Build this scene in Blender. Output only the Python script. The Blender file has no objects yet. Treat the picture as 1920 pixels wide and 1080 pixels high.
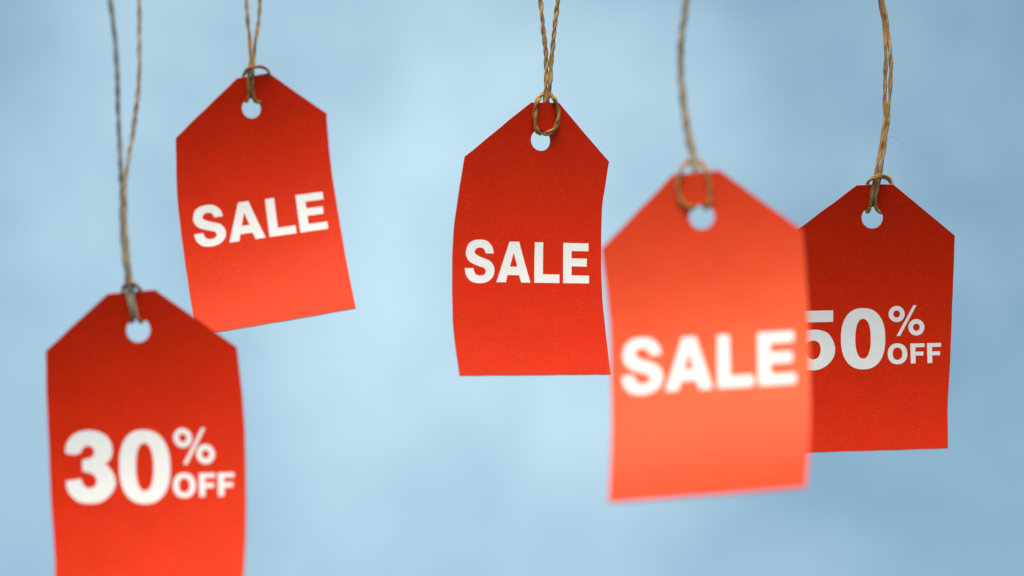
import bpy, math, random
from mathutils import Vector, Matrix
from mathutils.geometry import delaunay_2d_cdt

random.seed(7)
scene = bpy.context.scene
COL = scene.collection
MM = 0.001

# ------------------------------------------------------------------ camera
cam_d = bpy.data.cameras.new('camera')
cam = bpy.data.objects.new('camera', cam_d)
COL.objects.link(cam)
cam.location = (0.0, 0.0, 1.4)
cam.rotation_euler = (math.radians(90 + 20), 0, 0)
cam_d.sensor_width = 36.0
cam_d.lens = 85.0
cam_d.clip_start = 0.02
cam_d.clip_end = 1000.0
cam_d.dof.use_dof = True
cam_d.dof.focus_distance = 0.800
cam_d.dof.aperture_fstop = 6.8
cam_d.dof.aperture_blades = 0
scene.camera = cam

# ------------------------------------------------------------------ sky and sun
SUN_EL = math.radians(62)
SUN_AZ = math.radians(-6)          # behind the camera, a little to its left
SUN_DIR = Vector((math.sin(SUN_AZ) * math.cos(SUN_EL), -math.cos(SUN_AZ) * math.cos(SUN_EL), math.sin(SUN_EL)))

world = bpy.data.worlds.new('World')
scene.world = world
world.use_nodes = True
wt = world.node_tree
wt.nodes.clear()
def wn(kind, **kw):
    n = wt.nodes.new(kind)
    for k, v in kw.items():
        setattr(n, k, v)
    return n
def wl(a, b):
    wt.links.new(a, b)
out = wn('ShaderNodeOutputWorld')
bg = wn('ShaderNodeBackground')
bg.inputs['Strength'].default_value = 0.12
wl(bg.outputs[0], out.inputs[0])
sky = wn('ShaderNodeTexSky', sky_type='NISHITA', sun_disc=False)
sky.sun_elevation = SUN_EL
sky.sun_rotation = math.atan2(SUN_DIR.x, SUN_DIR.y)
sky.air_density = 0.8
sky.dust_density = 0.3
sky.ozone_density = 1.5
tc = wn('ShaderNodeTexCoord')
def wnoise(scale, detail, rough, off):
    mp = wn('ShaderNodeMapping')
    mp.inputs['Location'].default_value = off
    wl(tc.outputs['Generated'], mp.inputs['Vector'])
    n = wn('ShaderNodeTexNoise')
    n.inputs['Scale'].default_value = scale
    n.inputs['Detail'].default_value = detail
    n.inputs['Roughness'].default_value = rough
    wl(mp.outputs[0], n.inputs['Vector'])
    return n.outputs['Fac']
def wmath(op, a, b=None, c=None, clamp=False):
    n = wn('ShaderNodeMath', operation=op, use_clamp=clamp)
    for i, v in enumerate((a, b, c)):
        if v is None:
            continue
        if isinstance(v, (int, float)):
            n.inputs[i].default_value = v
        else:
            wl(v, n.inputs[i])
    return n.outputs[0]
def wrange(v, a, b, c, d):
    n = wn('ShaderNodeMapRange', interpolation_type='SMOOTHSTEP')
    for i, x in enumerate((a, b, c, d)):
        n.inputs[i + 1].default_value = x
    wl(v, n.inputs[0])
    return n.outputs[0]
# thin soft clouds: (azimuth, elevation, radius, density) of the banks in degrees, and smaller puffs and wisps everywhere
BANKS = [(-1.0, 19.0, 14.0, .17), (-1.5, 25.0, 5.5, .26), (-2.6, 20.6, 6.0, .24), (-5.0, 18.2, 5.0, .14), (0.6, 15.6, 4.6, .20), (3.6, 23.6, 5.0, .18),
         (-10.0, 22.5, 6.0, .18), (-11.0, 18.0, 5.0, .14), (3.0, 18.0, 4.5, .22), (-9.0, 26.5, 5.0, .16), (-4.5, 14.8, 3.6, .12),
         (10.5, 16.5, 8.0, -.13), (19.0, 23.0, 6.0, .4), (-20.0, 16.0, 7.0, .4), (2.0, 38.0, 8.0, .4), (-28.0, 30.0, 9.0, .5), (31.0, 18.0, 9.0, .5),
         (14.0, 44.0, 10.0, .4), (-16.0, 48.0, 11.0, .5)]
cover = wrange(wnoise(3.1, 2, 0.5, (2.15, 0.30, 4.9)), 0.40, 0.70, 0.05, 0.13)
for az, el, rad, den in BANKS:
    az, el, rad = (math.radians(q) for q in (az, el, rad))
    dv = wn('ShaderNodeVectorMath', operation='DISTANCE')
    wl(tc.outputs['Generated'], dv.inputs[0])
    dv.inputs[1].default_value = (math.sin(az) * math.cos(el), math.cos(az) * math.cos(el), math.sin(el))
    cover = wmath('ADD', cover, wrange(dv.outputs['Value'], 0.0, rad, den * 1.15, 0.0))
puffs = wrange(wnoise(19.0, 3, 0.5, (0.4, 1.7, 0.2)), 0.25, 0.75, -0.03, 0.12)
wisps = wrange(wnoise(55.0, 3, 0.55, (3.4, 0.7, 1.2)), 0.30, 0.70, -0.03, 0.03)
cover = wmath('ADD', cover, wmath('ADD', puffs, wisps), clamp=True)
mix = wn('ShaderNodeMix', data_type='RGBA')
sep = wn('ShaderNodeSeparateXYZ')
wl(tc.outputs['Generated'], sep.inputs[0])
cover = wmath('MULTIPLY', cover, wrange(sep.outputs['Z'], -0.02, 0.06, 0.0, 1.0))     # none below the horizon
wl(cover, mix.inputs['Factor'])
tint = wn('ShaderNodeMix', data_type='RGBA', blend_type='MULTIPLY')
tint.inputs['Factor'].default_value = 1.0
wl(sky.outputs[0], tint.inputs['A'])
tint.inputs['B'].default_value = (1.05, 1.03, 0.87, 1)      # slightly hazy, less saturated air
veil = wn('ShaderNodeMix', data_type='RGBA')                # even high veil of thin cloud
veil.inputs['Factor'].default_value = 0.6
wl(tint.outputs['Result'], veil.inputs['A'])
veil.inputs['B'].default_value = (1.19, 2.13, 2.84, 1)
wl(veil.outputs['Result'], mix.inputs['A'])
mix.inputs['B'].default_value = (4.0, 5.5, 6.2, 1)          # cloud lit by the sun
wl(mix.outputs['Result'], bg.inputs['Color'])

sun_d = bpy.data.lights.new('sun', 'SUN')
sun_d.energy = 3.0
sun_d.angle = math.radians(42)
sun_d.color = (1.0, 0.91, 0.80)
sun = bpy.data.objects.new('sun', sun_d)
COL.objects.link(sun)
sun.rotation_euler = SUN_DIR.to_track_quat('Z', 'Y').to_euler()

scene.view_settings.view_transform = 'Standard'
scene.view_settings.look = 'None'
scene.view_settings.gamma = 1.0
scene.view_settings.use_curve_mapping = False
scene.view_settings.exposure = 0.6
scene.render.film_transparent = False

# ------------------------------------------------------------------ measured shapes, in millimetres
POSE = {"t1":{"loc":[-93.845,795.445,1758.241],"yaw":0.21075,"roll":0.14781,"th0":-0.31792,"k":0.0095491,"k2":1.22e-07,"beta":-0.29338},"t2":{"loc":[-108.181,661.957,1627.951],"yaw":-0.05114,"roll":0.0957,"th0":-0.31495,"k":0.009045,"k2":2.5e-08,"beta":-0.27738},"t3":{"loc":[9.353,735.035,1719.551],"yaw":0.31721,"roll":-0.01292,"th0":-0.25508,"k":0.0066283,"k2":3.658e-07,"beta":-0.22725},"t4":{"loc":[51.437,608.926,1642.081],"yaw":-0.15718,"roll":0.0235,"th0":-0.07004,"k":0.008724,"k2":-4.985e-07,"beta":-0.11477},"t5":{"loc":[118.443,739.138,1693.659],"yaw":-0.1114,"roll":-0.07711,"th0":-0.45502,"k":0.0063564,"k2":-3.35e-08,"beta":-0.02013}}
OUTLINE = {"t1":{"top":[[-4.85,-10.991],[7.116,-12.642]],"L":[[-28.093,9.798],[-28.687,21.542],[-29.196,33.031],[-28.975,52.212],[-28.549,77.665],[-28.2,86.75]],"R":[[27.672,2.576],[27.31,24.201],[27.558,37.939],[27.576,57.948],[27.568,84.474]],"B":[[-22.292,85.954],[2.533,84.973],[27.568,84.474]]},"t2":{"top":[[-7.844,-11.256],[5.779,-11.267]],"L":[[-26.882,3.573],[-27.741,19.267],[-27.971,45.202],[-26.692,70.286],[-26.8,87.6]],"R":[[27.864,7.601],[28.497,24.951],[28.262,49.16],[27.775,78.912],[27.6,87.9]],"B":[]},"t3":{"top":[[-4.848,-11.951],[5.091,-13.367]],"L":[[-25.76,9.43],[-26.793,21.43],[-27.796,34.204],[-27.869,50.722],[-27.563,67.612],[-26.85,77.177],[-26.088,85.963]],"R":[[24.915,3.465],[24.202,11.283],[23.331,19.73],[23.216,30.962],[23.28,51.998],[23.755,63.774],[24.075,77.962],[24.186,80.548]],"B":[[-26.088,85.963],[-1.772,83.471],[23.835,80.477]]},"t4":{"top":[[-7.155,-12.437],[5.68,-12.626]],"L":[[-27.714,6.912],[-26.095,27.925],[-25.846,43.844],[-25.439,60.669],[-24.808,91.475]],"R":[[26.794,6.058],[26.859,26.391],[26.605,41.514],[25.926,67.515],[24.848,94.558]],"B":[[-24.739,91.488],[0.199,93.729],[24.852,94.81]]},"t5":{"top":[[-5.441,-10.583],[6.311,-11.294]],"L":[[-29.2,8.9],[-29.0,30],[-29.1,55],[-29.2,79.9]],"R":[[26.989,5.034],[27.028,21.533],[26.995,25.736],[26.777,48.428],[26.373,61.228],[26.723,75.579]],"B":[[26.724,75.616],[3.285,77.727],[-19.213,79.661]]}}
SALE = {"S":[[[-14.033,40.737,1],[-16.788,41.101,1],[-17.058,40.096,0],[-17.659,39.424,0],[-18.724,39.315,0],[-19.861,39.789,0],[-20.539,40.881,0],[-20.166,41.727,0],[-18.916,42.406,0],[-17.319,42.861,0],[-15.543,43.403,0],[-14.471,44.257,0],[-13.839,45.532,0],[-13.688,46.691,0],[-13.943,48.268,0],[-14.782,49.739,0],[-16.184,50.973,0],[-17.935,51.63,0],[-19.684,51.812,0],[-21.434,51.487,0],[-22.663,50.463,0],[-23.412,49.021,0],[-23.718,47.113,1],[-20.813,46.738,1],[-20.554,47.788,0],[-19.877,48.842,0],[-18.56,49.055,0],[-17.247,48.634,0],[-16.638,47.703,0],[-16.698,46.896,0],[-17.092,46.313,0],[-18.151,45.998,0],[-19.74,45.608,0],[-21.508,44.991,0],[-22.668,44.065,0],[-23.274,42.89,0],[-23.463,41.662,0],[-23.241,40.115,0],[-22.549,38.506,0],[-21.173,37.288,0],[-19.422,36.695,0],[-17.653,36.527,0],[-16.042,36.953,0],[-14.765,38.177,0],[-14.2,39.537,0]]],"A":[[[-8.677,35.925,1],[-5.377,35.535,1],[-1.388,49.395,1],[-4.56,49.791,1],[-5.256,47.256,1],[-9.236,47.688,1],[-9.769,50.314,1],[-12.989,50.681,1]],[[-7.175,39.597,1],[-5.881,44.343,1],[-8.416,44.633,1]]],"L":[[[0.03,34.988,1],[2.939,34.634,1],[2.888,45.893,1],[8.591,45.281,1],[8.548,48.322,1],[-0.111,49.291,1]]],"E":[[[9.935,33.877,1],[18.754,32.88,1],[18.69,35.691,1],[12.816,36.375,1],[12.82,38.976,1],[18.175,38.407,1],[18.078,41.244,1],[12.806,41.792,1],[12.77,45.012,1],[18.841,44.394,1],[18.778,47.2,1],[9.818,48.183,1]]]}
NUM = {"five":[[[-11.617,31.037,1],[-11.53,34.811,1],[-20.63,35.404,1],[-20.822,38.258,1],[-18.844,37.816,0],[-16.359,37.698,0],[-13.391,38.503,0],[-11.507,40.726,0],[-10.544,43.791,0],[-11.073,46.803,0],[-12.797,49.176,0],[-15.001,50.649,0],[-17.238,51.202,0],[-19.956,50.964,0],[-22.715,49.688,0],[-24.273,47.325,0],[-24.681,45.495,1],[-20.172,44.973,1],[-19.549,46.561,0],[-17.818,47.577,0],[-16.035,46.884,0],[-15.255,44.665,0],[-15.5,42.834,0],[-16.332,41.67,0],[-17.814,41.314,0],[-19.38,41.834,0],[-20.242,43.018,1],[-24.33,42.716,1],[-23.597,31.731,1]]],"zero":[[[5.622,39.792,0],[5.612,41.885,0],[5.438,43.535,0],[5.111,44.997,0],[4.637,46.293,0],[4.022,47.42,0],[3.273,48.371,0],[2.395,49.135,0],[1.388,49.703,0],[0.237,50.069,0],[-1.24,50.235,0],[-2.724,50.188,0],[-3.897,49.915,0],[-4.938,49.428,0],[-5.864,48.736,0],[-6.674,47.845,0],[-7.361,46.767,0],[-7.918,45.51,0],[-8.339,44.074,0],[-8.62,42.437,0],[-8.766,40.345,0],[-8.762,38.25,0],[-8.592,36.6,0],[-8.268,35.141,0],[-7.796,33.85,0],[-7.181,32.729,0],[-6.431,31.785,0],[-5.55,31.029,0],[-4.54,30.468,0],[-3.384,30.108,0],[-1.901,29.947,0],[-0.412,29.999,0],[0.764,30.272,0],[1.808,30.757,0],[2.735,31.446,0],[3.545,32.33,0],[4.23,33.401,0],[4.786,34.65,0],[5.204,36.078,0],[5.481,37.707,0]],[[0.93,39.973,0],[0.946,41.287,0],[0.899,42.351,0],[0.797,43.301,0],[0.641,44.145,0],[0.434,44.879,0],[0.179,45.497,0],[-0.123,45.991,0],[-0.471,46.354,0],[-0.867,46.581,0],[-1.363,46.672,0],[-1.864,46.621,0],[-2.274,46.425,0],[-2.643,46.09,0],[-2.976,45.621,0],[-3.271,45.025,0],[-3.525,44.308,0],[-3.735,43.478,0],[-3.898,42.538,0],[-4.013,41.479,0],[-4.083,40.165,0],[-4.1,38.85,0],[-4.055,37.787,0],[-3.954,36.839,0],[-3.799,35.998,0],[-3.592,35.266,0],[-3.337,34.651,0],[-3.035,34.16,0],[-2.688,33.8,0],[-2.291,33.574,0],[-1.793,33.485,0],[-1.291,33.537,0],[-0.88,33.732,0],[-0.51,34.066,0],[-0.176,34.533,0],[0.12,35.127,0],[0.374,35.841,0],[0.584,36.668,0],[0.747,37.604,0],[0.861,38.661,0]]],"percent":[[[11.671,31.38,0],[11.625,31.975,0],[11.451,32.545,0],[11.157,33.062,0],[10.759,33.5,0],[10.275,33.836,0],[9.732,34.054,0],[9.155,34.142,0],[8.573,34.097,0],[8.017,33.921,0],[7.513,33.621,0],[7.087,33.214,0],[6.76,32.72,0],[6.549,32.164,0],[6.464,31.573,0],[6.51,30.977,0],[6.684,30.407,0],[6.978,29.89,0],[7.377,29.453,0],[7.86,29.118,0],[8.404,28.9,0],[8.982,28.812,0],[9.563,28.858,0],[10.12,29.035,0],[10.624,29.334,0],[11.05,29.74,0],[11.376,30.234,0],[11.587,30.79,0]],[[10.193,31.435,0],[10.165,31.743,0],[10.062,32.032,0],[9.891,32.284,0],[9.664,32.481,0],[9.397,32.61,0],[9.107,32.661,0],[8.815,32.631,0],[8.54,32.523,0],[8.301,32.344,0],[8.114,32.105,0],[7.992,31.823,0],[7.944,31.518,0],[7.972,31.21,0],[8.075,30.92,0],[8.246,30.668,0],[8.473,30.472,0],[8.74,30.343,0],[9.03,30.292,0],[9.323,30.322,0],[9.598,30.43,0],[9.837,30.61,0],[10.024,30.848,0],[10.145,31.13,0]],[[18.168,35.519,0],[18.121,36.124,0],[17.947,36.703,0],[17.653,37.229,0],[17.255,37.674,0],[16.773,38.015,0],[16.23,38.237,0],[15.654,38.327,0],[15.075,38.281,0],[14.52,38.101,0],[14.018,37.797,0],[13.593,37.384,0],[13.268,36.881,0],[13.058,36.316,0],[12.975,35.715,0],[13.021,35.11,0],[13.195,34.53,0],[13.489,34.005,0],[13.887,33.561,0],[14.37,33.22,0],[14.913,32.999,0],[15.489,32.91,0],[16.069,32.956,0],[16.624,33.136,0],[17.126,33.439,0],[17.551,33.853,0],[17.876,34.354,0],[18.085,34.919,0]],[[16.715,35.574,0],[16.686,35.882,0],[16.583,36.172,0],[16.412,36.424,0],[16.185,36.621,0],[15.918,36.75,0],[15.629,36.801,0],[15.338,36.772,0],[15.064,36.664,0],[14.826,36.484,0],[14.64,36.246,0],[14.519,35.964,0],[14.471,35.659,0],[14.5,35.35,0],[14.603,35.06,0],[14.774,34.808,0],[15.001,34.611,0],[15.268,34.483,0],[15.557,34.431,0],[15.848,34.461,0],[16.123,34.569,0],[16.361,34.748,0],[16.547,34.987,0],[16.667,35.269,0]],[[14.366,28.404,1],[15.406,28.366,1],[10.422,38.676,1],[9.278,38.719,1]]],"o":[[[12.905,44.508,0],[12.888,45.151,0],[12.798,45.706,0],[12.639,46.212,0],[12.413,46.669,0],[12.124,47.072,0],[11.778,47.416,0],[11.378,47.695,0],[10.929,47.904,0],[10.432,48.04,0],[9.849,48.102,0],[9.263,48.086,0],[8.759,47.99,0],[8.299,47.817,0],[7.883,47.571,0],[7.517,47.255,0],[7.205,46.875,0],[6.953,46.437,0],[6.764,45.944,0],[6.642,45.398,0],[6.588,44.757,0],[6.604,44.113,0],[6.692,43.559,0],[6.851,43.054,0],[7.077,42.597,0],[7.365,42.194,0],[7.712,41.852,0],[8.113,41.574,0],[8.562,41.366,0],[9.06,41.231,0],[9.644,41.169,0],[10.231,41.186,0],[10.735,41.282,0],[11.196,41.454,0],[11.611,41.7,0],[11.978,42.015,0],[12.289,42.394,0],[12.541,42.832,0],[12.729,43.323,0],[12.851,43.868,0]],[[11.305,44.55,0],[11.299,44.933,0],[11.256,45.262,0],[11.179,45.562,0],[11.069,45.833,0],[10.928,46.072,0],[10.758,46.275,0],[10.561,46.439,0],[10.34,46.562,0],[10.095,46.641,0],[9.807,46.675,0],[9.518,46.663,0],[9.269,46.604,0],[9.041,46.5,0],[8.836,46.351,0],[8.654,46.162,0],[8.499,45.935,0],[8.373,45.673,0],[8.279,45.379,0],[8.217,45.054,0],[8.188,44.673,0],[8.194,44.29,0],[8.236,43.961,0],[8.313,43.66,0],[8.423,43.39,0],[8.565,43.151,0],[8.735,42.948,0],[8.931,42.785,0],[9.152,42.662,0],[9.398,42.584,0],[9.686,42.55,0],[9.975,42.562,0],[10.225,42.621,0],[10.452,42.725,0],[10.658,42.873,0],[10.84,43.062,0],[10.995,43.289,0],[11.12,43.551,0],[11.215,43.844,0],[11.277,44.169,0]]],"f1":[[[13.802,41.072,1],[18.345,40.811,1],[18.38,42.041,1],[15.458,42.24,1],[15.521,43.725,1],[18.111,43.56,1],[18.086,44.879,1],[15.599,45.019,1],[15.71,47.527,1],[14.157,47.674,1]]],"f2":[[[19.173,40.737,1],[23.709,40.477,1],[23.742,41.705,1],[20.825,41.904,1],[20.886,43.388,1],[23.473,43.223,1],[23.446,44.54,1],[20.963,44.681,1],[21.071,47.186,1],[19.52,47.333,1]]]}
THREE = [[[-23.277,33.819,1],[-20.746,34.502,0],[-18.987,34.142,1],[-18.248,32.858,0],[-16.884,32.184,0],[-15.467,32.9,0],[-14.978,34.315,0],[-15.594,35.615,0],[-16.947,36.092,0],[-18.525,36.222,1],[-18.614,39.594,1],[-17.109,40.107,0],[-15.33,41.127,0],[-14.593,42.964,0],[-15.196,44.478,0],[-16.781,44.901,0],[-18.165,44.192,0],[-18.781,42.995,0],[-19.155,41.829,1],[-23.418,41.984,1],[-23.179,44.38,0],[-21.913,46.777,0],[-19.778,48.658,0],[-16.891,49.502,0],[-13.743,49.445,0],[-11.044,47.788,0],[-9.484,45.439,0],[-9.272,43.191,0],[-9.881,41.109,0],[-11.023,39.227,0],[-12.071,38.162,1],[-10.948,37.36,0],[-10.118,36.078,0],[-9.787,34.121,0],[-10.209,31.839,0],[-11.552,29.718,0],[-13.895,28.292,0],[-16.524,27.73,0],[-19.445,28.051,0],[-21.697,29.422,0],[-23.077,31.744,0]]]
AFF = {"t1":[[1.1221,0.0367],[0.0029,1.0434],[1.8441,-2.6571]],"t4":[[1.0721,0.1715],[-0.0038,1.2001],[2.7619,-6.3619]],"t2":[[1.0149,0.1749],[-0.0573,1.0916],[3.2109,-3.076]]}
CORD = {"t3":[[[8.6,732.95,1938.27],[8.67,732.95,1878.27],[8.74,732.95,1828.27],[8.79,732.95,1788.27],[8.84,732.95,1778.16],[9.5,732.95,1770.13],[10.22,732.95,1762.95],[10.73,732.95,1757.19],[11.29,732.95,1750.88],[11.5,732.95,1745.38],[11.29,732.95,1739.42],[11.1,733.15,1735.13],[10.71,733.82,1731.17],[9.91,735.16,1725.57]],[[9.91,735.16,1725.57],[9.27,734.63,1722.06],[8.31,732.59,1721.65],[7.58,731.66,1724.79],[7.49,730.68,1727.63],[8.07,729.91,1730.46],[9.09,731.45,1733.38],[10.46,733.35,1735.51],[11.72,734.45,1736.41],[12.77,733.35,1735.32],[13.96,731.45,1733.0],[14.98,732.68,1730.65],[15.47,733.83,1727.88],[15.12,734.44,1725.55],[13.86,734.48,1723.06],[12.09,734.16,1721.76],[10.69,735.07,1722.07],[11.33,735.66,1725.79]],[[11.33,735.66,1725.79],[11.78,734.2,1731.34],[12.12,733.15,1735.13],[12.67,732.75,1739.32],[12.95,732.75,1744.21],[13.47,732.75,1750.78],[14.13,732.75,1757.89],[14.89,732.75,1764.44],[15.46,732.75,1770.03],[15.97,732.75,1778.05],[16.12,732.75,1788.16],[16.27,732.75,1828.16],[16.47,732.75,1878.16],[16.7,732.75,1938.16]]],"t5":[[[108.37,733.0,1935.82],[112.97,733.0,1875.99],[116.81,733.0,1826.14],[119.88,733.0,1786.26],[122.36,733.0,1778.18],[124.11,733.0,1770.15],[124.58,733.0,1765.36],[125.07,733.0,1759.39],[125.1,733.0,1754.25],[124.99,733.0,1749.52],[124.45,733.0,1742.66],[124.04,733.0,1737.2],[123.73,733.0,1732.34],[123.68,733.0,1729.25],[123.5,733.0,1725.97],[122.73,733.0,1721.73],[121.91,733.0,1717.9],[121.19,733.0,1714.08],[120.51,733.0,1711.22],[119.83,733.0,1708.18],[119.17,732.9,1704.72],[118.71,733.27,1702.61],[118.31,734.46,1700.83],[117.86,735.83,1698.46],[117.54,736.9,1696.54]],[[117.54,736.9,1696.54],[117.21,738.09,1695.41],[116.85,739.24,1696.15],[116.53,737.4,1700.14],[116.7,735.57,1703.37],[116.94,734.5,1704.16],[117.55,733.0,1704.67],[119.07,731.3,1704.81],[120.84,731.4,1705.14],[122.83,733.0,1705.33],[124.19,734.3,1704.83],[124.53,734.65,1702.99],[123.43,737.02,1699.04],[121.76,738.74,1695.77],[120.88,737.82,1694.93],[119.93,737.11,1695.49]],[[119.93,737.11,1695.49],[119.37,736.27,1697.04],[119.33,735.36,1698.74],[119.74,733.94,1701.18],[120.1,732.9,1703.59],[120.49,732.9,1704.72],[121.14,733.2,1707.5],[121.85,733.2,1711.11],[122.38,733.2,1714.16],[123.07,733.2,1717.99],[123.74,733.2,1721.82],[124.45,733.2,1726.05],[124.87,733.2,1729.92],[125.43,733.2,1733.79],[126.13,733.2,1740.21],[126.47,733.2,1744.51],[126.56,733.2,1749.62],[126.41,733.2,1754.05],[126.18,733.2,1759.49],[125.6,733.2,1765.46],[124.95,733.2,1770.25],[123.21,733.2,1778.28],[120.81,733.2,1786.37],[117.84,733.2,1826.26],[114.12,733.2,1876.12],[109.66,733.2,1935.96]]],"t1":[[[-98.99,790.49,1968.74],[-98.41,790.49,1908.75],[-97.92,790.49,1858.75],[-97.53,790.49,1818.75],[-97.12,790.49,1807.84],[-96.6,790.49,1799.18],[-96.2,790.49,1795.31],[-95.66,790.49,1789.73],[-94.91,790.49,1783.96],[-94.47,790.49,1779.27],[-94.21,790.49,1775.45],[-94.47,790.49,1772.07],[-94.66,790.39,1768.22],[-94.78,791.83,1764.89],[-94.69,792.82,1762.4]],[[-94.69,792.82,1762.4],[-95.22,793.64,1760.47],[-96.09,794.84,1760.91],[-96.75,793.17,1765.3],[-96.83,791.9,1768.29],[-96.62,791.89,1769.77],[-95.86,790.59,1770.53],[-94.04,788.89,1771.11],[-91.15,789.19,1771.96],[-89.17,790.69,1772.16],[-88.01,791.79,1771.62],[-87.64,792.69,1770.78],[-88.43,795.31,1768.4],[-90.63,796.41,1762.36],[-91.4,795.17,1760.53],[-92.29,794.34,1760.68]],[[-92.29,794.34,1760.68],[-92.96,793.42,1762.26],[-93.27,792.25,1765.09],[-93.19,790.91,1768.47],[-93.17,790.59,1772.12],[-93.1,790.59,1776.41],[-92.95,790.59,1780.17],[-92.7,790.59,1784.0],[-92.1,790.59,1788.7],[-91.75,790.59,1793.49],[-91.66,790.59,1799.24],[-91.78,790.59,1807.9],[-92.07,790.59,1818.81],[-92.35,790.59,1858.81],[-92.69,790.59,1908.81],[-93.1,790.59,1968.81]]],"t2":[[[-121.0,578.63,1868.5],[-118.89,589.68,1809.56],[-117.13,598.89,1760.45],[-115.72,606.26,1721.16],[-114.72,611.49,1715.49],[-113.89,615.57,1710.85],[-113.11,622.2,1702.89],[-112.95,628.63,1694.54],[-113.09,633.59,1687.61],[-113.08,637.88,1681.15],[-113.0,642.72,1673.22],[-112.81,646.61,1666.18],[-112.95,650.13,1658.96],[-112.46,653.69,1650.08],[-111.49,655.57,1642.71],[-111.32,657.07,1639.81],[-111.01,657.45,1637.32],[-110.43,658.61,1634.79],[-109.82,659.61,1632.2]],[[-109.82,659.61,1632.2],[-109.8,660.58,1630.58],[-110.71,661.94,1630.73],[-111.97,660.64,1634.69],[-113.17,659.41,1637.54],[-112.73,658.47,1639.09],[-112.26,657.17,1639.68],[-110.87,655.47,1640.13],[-109.53,655.87,1639.95],[-108.49,657.27,1639.64],[-107.87,658.47,1639.25],[-107.61,659.81,1638.01],[-107.23,661.29,1634.1],[-107.04,662.1,1631.11],[-107.44,660.84,1630.34],[-108.3,660.07,1631.22]],[[-108.3,660.07,1631.22],[-108.89,659.38,1632.77],[-109.35,658.5,1635.08],[-109.72,657.57,1637.37],[-110.09,657.07,1639.81],[-110.71,656.87,1643.19],[-111.75,656.31,1651.08],[-112.82,655.24,1661.0],[-113.12,654.18,1669.3],[-112.54,653.02,1677.6],[-111.38,651.82,1685.59],[-110.42,650.28,1695.18],[-110.01,648.93,1703.19],[-110.22,647.09,1713.61],[-110.61,644.87,1725.65],[-110.93,643.65,1732.08],[-111.29,642.08,1740.13],[-111.75,640.09,1780.08],[-112.32,637.6,1830.01],[-113.0,634.61,1889.93]]],"t4":[[[52.79,575.48,1862.44],[51.28,581.89,1802.8],[50.01,587.24,1753.11],[49.0,591.52,1713.35],[48.3,594.48,1706.71],[47.59,596.74,1701.34],[46.8,598.97,1695.79],[46.22,601.03,1690.31],[45.99,603.58,1682.96],[46.48,605.69,1676.07],[47.38,607.51,1669.04],[48.6,608.74,1661.79],[49.22,608.94,1657.28],[49.91,609.36,1654.3],[50.53,609.88,1649.02]],[[50.53,609.88,1649.02],[49.66,609.23,1645.16],[48.11,607.88,1644.62],[46.29,608.3,1646.03],[45.32,608.14,1648.47],[44.93,607.8,1651.14],[45.54,607.27,1653.75],[46.45,607.14,1656.05],[47.95,609.04,1658.27],[49.82,610.34,1659.46],[51.31,609.14,1658.47],[52.41,607.14,1656.21],[53.28,606.36,1653.05],[53.59,606.77,1650.09],[53.61,607.14,1647.12],[53.26,607.2,1644.97],[52.73,607.95,1644.33],[52.12,609.18,1645.14],[51.53,609.77,1648.82]],[[51.53,609.77,1648.82],[51.06,609.22,1654.24],[50.54,608.94,1657.28],[49.75,608.54,1661.7],[48.34,607.62,1669.09],[47.32,606.26,1676.32],[46.73,604.67,1683.47],[46.86,602.76,1691.15],[47.56,601.21,1696.9],[48.48,599.54,1702.76],[49.31,597.84,1708.45],[50.22,595.63,1715.53],[51.5,592.53,1755.39],[53.09,588.66,1805.21],[55.0,584.01,1865.0]]]}
FIB = {"t5":[[[123.38,732.9,1717.66],[123.79,732.9,1718.62],[124.45,732.9,1719.48],[125.45,732.9,1720.1],[126.4,732.9,1719.77],[127.86,732.9,1718.43],[128.74,732.9,1717.57],[129.46,732.9,1716.33]],[[124.93,732.7,1752.43],[124.05,732.7,1752.82],[123.37,732.7,1753.32]],[[120.53,732.4,1703.0],[121.6,732.4,1703.48],[122.67,732.4,1703.85]]],"t1":[[[-96.0,790.29,1791.56],[-96.56,790.29,1793.49],[-96.6,790.29,1796.07]]],"t3":[]}


# ------------------------------------------------------------------ materials
def material(name):
    m = bpy.data.materials.new(name)
    m.use_nodes = True
    nt = m.node_tree
    b = nt.nodes['Principled BSDF']
    return m, nt, b

def node(nt, kind, **kw):
    n = nt.nodes.new(kind)
    for k, v in kw.items():
        setattr(n, k, v)
    return n

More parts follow.
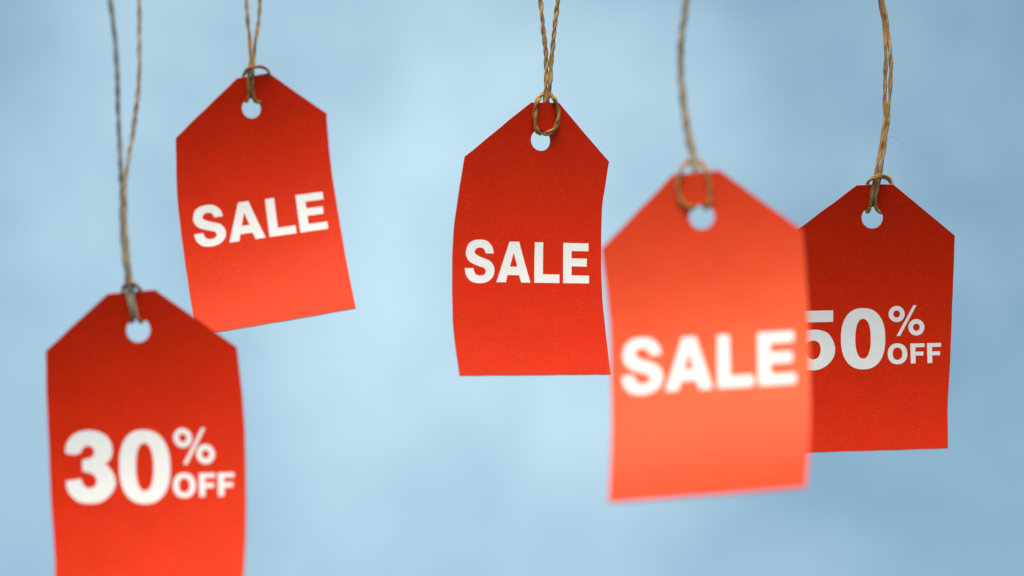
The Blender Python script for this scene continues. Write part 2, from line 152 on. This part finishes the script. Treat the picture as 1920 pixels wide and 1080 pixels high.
def paper(name, col, var, speck, rough, spec, tint=(1, 1, 1)):
    """satin printed card: fine fibre mottling, a few pale dust specks and a slight relief"""
    m, nt, b = material(name)
    co = node(nt, 'ShaderNodeTexCoord')
    n1 = node(nt, 'ShaderNodeTexNoise'); n1.inputs['Scale'].default_value = 1500; n1.inputs['Detail'].default_value = 3
    n2 = node(nt, 'ShaderNodeTexNoise'); n2.inputs['Scale'].default_value = 70; n2.inputs['Detail'].default_value = 4
    n3 = node(nt, 'ShaderNodeTexNoise'); n3.inputs['Scale'].default_value = 1700; n3.inputs['Detail'].default_value = 1
    for n in (n1, n2, n3):
        nt.links.new(co.outputs['Object'], n.inputs['Vector'])
    r1 = node(nt, 'ShaderNodeMapRange'); r1.inputs[1].default_value = .3; r1.inputs[2].default_value = .7
    r1.inputs[3].default_value = 1 - var; r1.inputs[4].default_value = 1 + var
    nt.links.new(n1.outputs['Fac'], r1.inputs[0])
    r2 = node(nt, 'ShaderNodeMapRange'); r2.inputs[1].default_value = .3; r2.inputs[2].default_value = .7
    r2.inputs[3].default_value = 1 - var * .3; r2.inputs[4].default_value = 1 + var * .3
    nt.links.new(n2.outputs['Fac'], r2.inputs[0])
    mu = node(nt, 'ShaderNodeMath', operation='MULTIPLY')
    nt.links.new(r1.outputs[0], mu.inputs[0]); nt.links.new(r2.outputs[0], mu.inputs[1])
    sc = node(nt, 'ShaderNodeVectorMath', operation='SCALE')
    sc.inputs[0].default_value = col
    nt.links.new(mu.outputs[0], sc.inputs['Scale'])
    st = node(nt, 'ShaderNodeMapRange'); st.inputs[1].default_value = .735; st.inputs[2].default_value = .80
    st.inputs[3].default_value = 0; st.inputs[4].default_value = speck
    nt.links.new(n3.outputs['Fac'], st.inputs[0])
    mx = node(nt, 'ShaderNodeMix', data_type='RGBA')
    nt.links.new(st.outputs[0], mx.inputs['Factor'])
    nt.links.new(sc.outputs[0], mx.inputs['A'])
    mx.inputs['B'].default_value = (.8, .62, .55, 1)
    nt.links.new(mx.outputs['Result'], b.inputs['Base Color'])
    bp = node(nt, 'ShaderNodeBump'); bp.inputs['Strength'].default_value = .12; bp.inputs['Distance'].default_value = .00008
    nt.links.new(n1.outputs['Fac'], bp.inputs['Height'])
    n4 = node(nt, 'ShaderNodeTexNoise'); n4.inputs['Scale'].default_value = 32; n4.inputs['Detail'].default_value = 2
    nt.links.new(co.outputs['Object'], n4.inputs['Vector'])
    b2 = node(nt, 'ShaderNodeBump'); b2.inputs['Strength'].default_value = .2; b2.inputs['Distance'].default_value = .0022
    nt.links.new(n4.outputs['Fac'], b2.inputs['Height'])
    nt.links.new(bp.outputs[0], b2.inputs['Normal'])
    nt.links.new(b2.outputs[0], b.inputs['Normal'])
    b.inputs['Roughness'].default_value = rough
    b.inputs['Specular IOR Level'].default_value = spec
    b.inputs['Specular Tint'].default_value = (*tint, 1)
    return m

MAT_RED = paper('red_card', (.70, .0145, .0004), .13, .14, .54, .36, (1, .5, .2))
MAT_RED_LIT = paper('red_card_lit', (.76, .027, .0005), .08, .1, .50, .64, (1, .60, .27))  # same red card, its overexposed light put into a brighter colour
MAT_WHITE = paper('white_ink', (.91, .84, .77), .05, .0, .55, .2)
MAT_EDGE = paper('card_core', (.80, .42, .36), .08, .0, .8, .2)

def jute(name, dark, light):
    m, nt, b = material(name)
    co = node(nt, 'ShaderNodeUVMap')
    mp = node(nt, 'ShaderNodeMapping'); mp.inputs['Scale'].default_value = (160, 9, 1)
    nt.links.new(co.outputs[0], mp.inputs['Vector'])
    n1 = node(nt, 'ShaderNodeTexNoise'); n1.inputs['Scale'].default_value = 1; n1.inputs['Detail'].default_value = 4
    nt.links.new(mp.outputs[0], n1.inputs['Vector'])
    ob = node(nt, 'ShaderNodeTexCoord')
    n2 = node(nt, 'ShaderNodeTexNoise'); n2.inputs['Scale'].default_value = 260; n2.inputs['Detail'].default_value = 3
    nt.links.new(ob.outputs['Object'], n2.inputs['Vector'])
    ad = node(nt, 'ShaderNodeMath', operation='ADD')
    nt.links.new(n1.outputs['Fac'], ad.inputs[0]); nt.links.new(n2.outputs['Fac'], ad.inputs[1])
    rg = node(nt, 'ShaderNodeMapRange'); rg.inputs[1].default_value = .78; rg.inputs[2].default_value = 1.24
    nt.links.new(ad.outputs[0], rg.inputs[0])
    mx = node(nt, 'ShaderNodeMix', data_type='RGBA')
    nt.links.new(rg.outputs[0], mx.inputs['Factor'])
    mx.inputs['A'].default_value = (*dark, 1); mx.inputs['B'].default_value = (*light, 1)
    nt.links.new(mx.outputs['Result'], b.inputs['Base Color'])
    bp = node(nt, 'ShaderNodeBump'); bp.inputs['Strength'].default_value = .6; bp.inputs['Distance'].default_value = .0002
    nt.links.new(n1.outputs['Fac'], bp.inputs['Height'])
    nt.links.new(bp.outputs[0], b.inputs['Normal'])
    b.inputs['Roughness'].default_value = .75
    b.inputs['Specular IOR Level'].default_value = .25
    return m

MAT_JUTE = jute('jute', (.18, .075, .014), (.50, .275, .10))
MAT_JUTE_BOUNCE = jute('jute_red_bounce', (.22, .085, .013), (.58, .29, .085))  # loops: red light bounced off the card put into the jute colour
MAT_JUTE_BRIGHTENED = jute('jute_brightened', (.30, .19, .10), (.66, .48, .31))  # near strands: unlit side and blur lightened through the jute colour
MAT_FIBRE = jute('jute_fibre', (.24, .14, .06), (.50, .36, .20))

# ------------------------------------------------------------------ building helpers
def link(name, mesh, parent=None, **props):
    o = bpy.data.objects.new(name, mesh)
    COL.objects.link(o)
    o.parent = parent
    for k, v in props.items():
        o[k] = v
    return o

def bent(p, u, v, off=0.0):
    """flat card coordinates (u right, v down from the hole, mm) -> metres from the hole, on the curled card"""
    cb, sb = math.cos(p['beta']), math.sin(p['beta'])
    a, b = u * cb + v * sb, -u * sb + v * cb
    D = F = 0.0
    n = 24
    for i in range(n):
        x = b * (i + .5) / n
        t = p['th0'] + p['k'] * x + p['k2'] * x * x
        D += math.cos(t); F += math.sin(t)
    D *= b / n; F *= b / n
    t = p['th0'] + p['k'] * b + p['k2'] * b * b
    D -= off * math.sin(t); F += off * math.cos(t)
    uu, vv = a * cb - D * sb, a * sb + D * cb
    cr, sr = math.cos(p['roll']), math.sin(p['roll'])
    x, y = uu * cr + vv * sr, -uu * sr + vv * cr
    cy, sy = math.cos(p['yaw']), math.sin(p['yaw'])
    return Vector((x * cy + F * sy, x * sy - F * cy, -y)) * MM

def catmull(pts, closed, step):
    """smooth curve through (x, y, corner) points, sharp at the corners"""
    n = len(pts); res = []
    for i in range(n if closed else n - 1):
        p1, p2 = pts[i], pts[(i + 1) % n]
        p0 = pts[i - 1] if (closed or i > 0) else p1
        p3 = pts[(i + 2) % n] if (closed or i + 2 < n) else p2
        if p1[2]: p0 = (2 * p1[0] - p2[0], 2 * p1[1] - p2[1], 0)
        if p2[2]: p3 = (2 * p2[0] - p1[0], 2 * p2[1] - p1[1], 0)
        d = math.hypot(p2[0] - p1[0], p2[1] - p1[1])
        k = max(1, int(d / step + .5))
        for j in range(k):
            t = j / k
            q = []
            for c in (0, 1):
                q.append(.5 * (2 * p1[c] + (p2[c] - p0[c]) * t + (2 * p0[c] - 5 * p1[c] + 4 * p2[c] - p3[c]) * t * t
                               + (3 * p1[c] - p0[c] - 3 * p2[c] + p3[c]) * t ** 3))
            res.append(tuple(q))
    if not closed: res.append(tuple(pts[-1][:2]))
    return res

def inside(x, y, loops):
    c = False
    for lp in loops:
        j = len(lp) - 1
        for i in range(len(lp)):
            xi, yi = lp[i]; xj, yj = lp[j]
            if (yi > y) != (yj > y) and x < (xj - xi) * (y - yi) / (yj - yi) + xi:
                c = not c
            j = i
    return c

def fill(loops, grid):
    """triangulate loops (even-odd) with inner grid points so that the sheet can bend"""
    verts, edges = [], []
    for lp in loops:
        s = len(verts)
        verts += [Vector(q) for q in lp]
        edges += [(s + i, s + (i + 1) % len(lp)) for i in range(len(lp))]
    xs = [v.x for v in verts]; ys = [v.y for v in verts]
    border = [v.copy() for v in verts]
    if grid:
        y = min(ys) + grid * .5; r = 0
        while y < max(ys):
            x = min(xs) + grid * (.5 if r % 2 else .25)
            while x < max(xs):
                if inside(x, y, loops) and min((b.x - x) ** 2 + (b.y - y) ** 2 for b in border) > (grid * .45) ** 2:
                    verts.append(Vector((x, y)))
                x += grid
            y += grid; r += 1
    vs, es, fs, _, _, _ = delaunay_2d_cdt(verts, edges, [], 0, 1e-6)
    good = []
    for f in fs:
        cx = sum(vs[i].x for i in f) / len(f); cy = sum(vs[i].y for i in f) / len(f)
        a, b, c = (vs[i] for i in f[:3])
        if abs((b - a).cross(c - a)) > 4e-4 and inside(cx, cy, loops):      # leave out slivers
            good.append(tuple(f))
    return [(v.x, v.y) for v in vs], good

def oriented(vs, f, toward):
    a, b, c = (vs[i] for i in f[:3])
    return f if (b - a).cross(c - a).dot(toward) > 0 else tuple(reversed(f))

def sheet(name, p, loops, grid, front, back, mat, parent, rim=None, **props):
    """curled sheet between the normal offsets back..front (mm); rim = material of its cut edge"""
    vs, fs = fill(loops, grid)
    n = len(vs)
    F = [bent(p, u, v, front) for u, v in vs]
    B = [bent(p, u, v, back) for u, v in vs]
    nrm = (F[0] - B[0])
    faces, mats = [], []
    cnt = {}
    for f in fs:
        g = oriented(F, f, nrm)
        faces.append(g); mats.append(0)
        faces.append(tuple(i + n for i in reversed(g))); mats.append(0)
        for i in range(len(g)):
            e = (g[i], g[(i + 1) % len(g)])
            cnt[e] = cnt.get(e, 0) + 1
    for (a, b) in cnt:
        if (b, a) not in cnt:
            faces.append((b, a, a + n, b + n)); mats.append(1 if rim else 0)
    me = bpy.data.meshes.new(name)
    me.from_pydata(F + B, [], faces)
    me.materials.append(mat)
    if rim: me.materials.append(rim)
    for i, pl in enumerate(me.polygons):
        pl.material_index = mats[i]
        pl.use_smooth = len(pl.vertices) == 3
    me.update()
    for e in me.edges:
        pass
    # keep the cut edge crisp
    try:
        me.set_sharp_from_angle(angle=math.radians(40))
    except Exception:
        pass
    return link(name, me, parent, **props)

def aff(M, contours):
    return [[(x * M[0][0] + y * M[1][0] + M[2][0], x * M[0][1] + y * M[1][1] + M[2][1], c) for x, y, c in ct] for ct in contours]

def glyph(name, p, contours, parent, **props):
    loops = [catmull(ct, True, .32) for ct in contours]
    # split straight runs too, so that letters follow the curl
    return sheet(name, p, loops, 1.3, .34 + .03, .34 - .03, MAT_WHITE, parent, None, **props)

def card_loops(key):
    o = OUTLINE[key]
    pts = [(*o['top'][0], 1), (*o['top'][1], 1)]
    R = o['R']; L = o['L']
    bl, br = L[-1], R[-1]
    pts += [(x, y, 1 if i in (0, len(R) - 1) else 0) for i, (x, y) in enumerate(R)]
    pts += [(x, y, 1 if i in (0, len(L) - 1) else 0) for i, (x, y) in reversed(list(enumerate(L)))]
    outer = catmull(pts, True, 1.6)
    # scissors never cut dead straight
    rs = random.Random(sum(map(ord, key)))
    ph = [rs.uniform(0, 6.28) for _ in range(4)]
    res = []
    for i, (x, y) in enumerate(outer):
        w = .035 * math.sin(i * .9 + ph[0]) + .03 * math.sin(i * .37 + ph[1])
        res.append((x + w * .7, y + w))
    hr = 3.45
    hole = [(hr * math.cos(t) , hr * 1.04 * math.sin(t) + HOLE_DY) for t in [2 * math.pi * i / 44 for i in range(44)]]
    return [res, hole]

HOLE_DY = 0.0

def tag(key, label):
    p = POSE[key]
    root = bpy.data.objects.new('sale_tag', None)
    root.empty_display_size = .02
    COL.objects.link(root)
    root.location = Vector(p['loc']) * MM
    root['label'] = label
    root['category'] = 'price tag'
    root['group'] = 'red sale tags hanging on twine'
    sheet('card', p, card_loops(key), 3.0, .34 - .01, -.1, MAT_RED_LIT if key == 't4' else MAT_RED, root, MAT_EDGE)
    return root, p

# ------------------------------------------------------------------ the five tags
def sale(key, label):
    root, p = tag(key, label)
    for ch in 'SALE':
        g = SALE[ch]
        if key in AFF: g = aff(AFF[key], g)
        glyph('letter', p, g, root, label='white capital ' + ch)

def percent(key, label, first):
    root, p = tag(key, label)
    M = AFF.get(key)
    t = lambda g: aff(M, g) if M else g
    glyph('digit', p, THREE if first == '3' else t(NUM['five']), root, label='large white ' + first)
    glyph('digit', p, t(NUM['zero']), root, label='large white 0')
    glyph('percent_sign', p, t(NUM['percent']), root)
    for k in ('o', 'f1', 'f2'):
        glyph('letter', p, t(NUM[k]), root, label='small white capital ' + k[0].upper())

sale('t1', 'red SALE tag tilted anticlockwise, hanging highest, just above the 30% OFF tag')
percent('t2', 'red tag printed 30% OFF, hanging lowest and cut off at the bottom', '3')
sale('t3', 'red SALE tag hanging upright in the middle, turned partly sideways')
sale('t4', 'brightly lit red SALE tag hanging close in front of the 50% OFF tag')
percent('t5', 'dark red tag printed 50% OFF, its left side hidden by a SALE tag', '5')

# ------------------------------------------------------------------ the five twines
def spline3(pts, step):
    P = [Vector(q) for q in pts]
    res = []
    for i in range(len(P) - 1):
        p1, p2 = P[i], P[i + 1]
        p0 = P[i - 1] if i else p1 * 2 - p2
        p3 = P[i + 2] if i + 2 < len(P) else p2 * 2 - p1
        k = max(1, int((p2 - p1).length / step + .5))
        # centripetal parameters keep the tight turns round the hole free of kinks
        t0 = 0.0
        t1 = t0 + max(1e-4, (p1 - p0).length ** .5)
        t2 = t1 + max(1e-4, (p2 - p1).length ** .5)
        t3 = t2 + max(1e-4, (p3 - p2).length ** .5)
        for j in range(k):
            t = t1 + (t2 - t1) * j / k
            a1 = p0 * ((t1 - t) / (t1 - t0)) + p1 * ((t - t0) / (t1 - t0))
            a2 = p1 * ((t2 - t) / (t2 - t1)) + p2 * ((t - t1) / (t2 - t1))
            a3 = p2 * ((t3 - t) / (t3 - t2)) + p3 * ((t - t2) / (t3 - t2))
            b1 = a1 * ((t2 - t) / (t2 - t0)) + a2 * ((t - t0) / (t2 - t0))
            b2 = a2 * ((t3 - t) / (t3 - t1)) + a3 * ((t - t1) / (t3 - t1))
            res.append(b1 * ((t2 - t) / (t2 - t1)) + b2 * ((t - t1) / (t2 - t1)))
    res.append(P[-1])
    return res

def tube(path, rad, sides, verts, faces, uvs, u0, cap=True):
    """rad: list of radii; frames are carried along the path"""
    n = len(path)
    tan = [(path[min(i + 1, n - 1)] - path[max(i - 1, 0)]).normalized() for i in range(n)]
    ref = Vector((0, -1, 0)) if abs(tan[0].y) < .9 else Vector((1, 0, 0))
    s = len(verts)
    d = 0.0
    for i in range(n):
        ref = (ref - tan[i] * ref.dot(tan[i])).normalized()
        bi = tan[i].cross(ref)
        if i: d += (path[i] - path[i - 1]).length
        for j in range(sides):
            a = 2 * math.pi * j / sides
            verts.append((path[i] + (ref * math.cos(a) + bi * math.sin(a)) * rad[i]))
            uvs.append((u0 + j / sides * .02, d * .02))
    for i in range(n - 1):
        for j in range(sides):
            k = (j + 1) % sides
            faces.append((s + i * sides + j, s + i * sides + k, s + (i + 1) * sides + k, s + (i + 1) * sides + j))
    if cap:
        faces.append(tuple(s + j for j in reversed(range(sides))))
        faces.append(tuple(s + (n - 1) * sides + j for j in range(sides)))

def frames(path):
    n = len(path)
    tan = [(path[min(i + 1, n - 1)] - path[max(i - 1, 0)]).normalized() for i in range(n)]
    ref = Vector((0, -1, 0)) if abs(tan[0].y) < .9 else Vector((1, 0, 0))
    fr = []
    for i in range(n):
        ref = (ref - tan[i] * ref.dot(tan[i])).normalized()
        fr.append((tan[i], ref, tan[i].cross(ref)))
    return fr

def mesh_of(name, verts, faces, uvs, mat):
    me = bpy.data.meshes.new(name)
    me.from_pydata([v * MM for v in verts], [], faces)
    uvl = me.uv_layers.new(name='UVMap')
    for lp in me.loops:
        uvl.data[lp.index].uv = uvs[lp.vertex_index]
    me.materials.append(mat)
    for pl in me.polygons: pl.use_smooth = True
    me.update()
    return me

def twine(key, label, dia, pitch, hairs, pale=False):  # pale: strands take the jute with light put into its colour
    rnd = random.Random(sum(map(ord, key)) * 7)
    segs = CORD[key]
    origin = Vector(POSE[key]['loc'])
    root = bpy.data.objects.new('hanging_twine', None)
    root.empty_display_size = .02
    COL.objects.link(root)
    root.location = origin * MM
    root['label'] = label
    root['category'] = 'twine'
    root['group'] = 'jute twines holding the tags'
    # one continuous cord, twisted from two plies, cut into strand, loop and strand
    whole, cuts = [], []
    for sgm in segs:
        pts = [Vector(q) - origin for q in sgm]
        if whole: pts = pts[1:]
        whole += pts
        cuts.append(len(whole) - 1)
    lengths = []
    path = []
    bounds = []
    full = spline3(whole, .45)
    # find indices of the cuts on the dense path
    c0 = min(range(len(full)), key=lambda i: (full[i] - whole[cuts[0]]).length)
    c1 = min(range(len(full)), key=lambda i: (full[i] - whole[cuts[1]]).length)
    fr = frames(full)
    arc = [0.0]
    for i in range(1, len(full)): arc.append(arc[-1] + (full[i] - full[i - 1]).length)
    ph0 = rnd.uniform(0, 6.28)
    ply_r = dia * .335
    offs = dia * .185
    w1, w2 = rnd.uniform(0, 6), rnd.uniform(0, 6)
    plies = []
    for q in range(2):
        pl, rd = [], []
        for i, c in enumerate(full):
            s_ = arc[i]
            a = ph0 + math.pi * q + 2 * math.pi * s_ / pitch + .9 * math.sin(s_ / 11 + w1) + .5 * math.sin(s_ / 4.3 + w2)
            t, r, b = fr[i]
            thick = 1 + .13 * math.sin(s_ / 3.7 + w2 + q * 2) + .09 * math.sin(s_ / 1.9 + w1 * 2 + q) + rnd.uniform(-.03, .03)
            pl.append(c + (r * math.cos(a) + b * math.sin(a)) * offs * (1 + .12 * math.sin(s_ / 5 + w2)))
            rd.append(ply_r * thick)
        plies.append((pl, rd))
    for nm, i0, i1 in (('strand', 0, c0), ('loop', c0, c1), ('strand', c1, len(full) - 1)):
        v, f, uv = [], [], []
        for q, (pl, rd) in enumerate(plies):
            tube(pl[i0:i1 + 1], rd[i0:i1 + 1], 10, v, f, uv, q * .37 + i0 * .001)
        link(nm, mesh_of(nm, v, f, uv, MAT_JUTE_BOUNCE if nm == 'loop' else (MAT_JUTE_BRIGHTENED if pale else MAT_JUTE)), root)
    # stray hairs
    v, f, uv = [], [], []
    for _ in range(hairs):
        i = rnd.randrange(2, len(full) - 2)
        t, r, b = fr[i]
        a = rnd.uniform(0, 6.28)
        n_ = r * math.cos(a) + b * math.sin(a)
        p0 = full[i] + n_ * dia * .4
        d = (t * rnd.choice((-1, 1)) * rnd.uniform(.5, 1.6) + n_ * rnd.uniform(.15, .7)).normalized()
        L = rnd.uniform(.5, 2.0) * (1.7 if rnd.random() < .12 else 1)
        cu = Vector((rnd.uniform(-1, 1), rnd.uniform(-1, 1), rnd.uniform(-1, .4))) * .45
        pth = []
        for k in range(5):
            x = k / 4
            pth.append(p0 + d * (L * x) + cu * (L * x * x))
        tube(pth, [.042 * (1 - .7 * k / 4) for k in range(5)], 3, v, f, uv, rnd.random(), False)
    for fb in FIB.get(key, []):
        pth = spline3([Vector(q) - origin for q in fb], .5)
        m = len(pth)
        tube(pth, [.06 * (1 - .5 * k / m) for k in range(m)], 4, v, f, uv, rnd.random(), False)
    link('fibre', mesh_of('fibre', v, f, uv, MAT_FIBRE), root, kind='stuff')

twine('t1', 'jute twine holding the tilted SALE tag, its two strands spreading upwards', 1.40, 15.0, 60)
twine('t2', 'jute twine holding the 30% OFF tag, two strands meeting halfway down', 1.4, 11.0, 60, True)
twine('t3', 'jute twine of the middle SALE tag, its oval loop lying on the card', 1.60, 9.5, 190)
twine('t4', 'jute twine of the brightly lit SALE tag, its two strands hanging close together in one curve', 1.35, 10.0, 60, True)
twine('t5', 'jute twine holding the 50% OFF tag, swerving, with one long stray hair', 1.40, 19.0, 190)
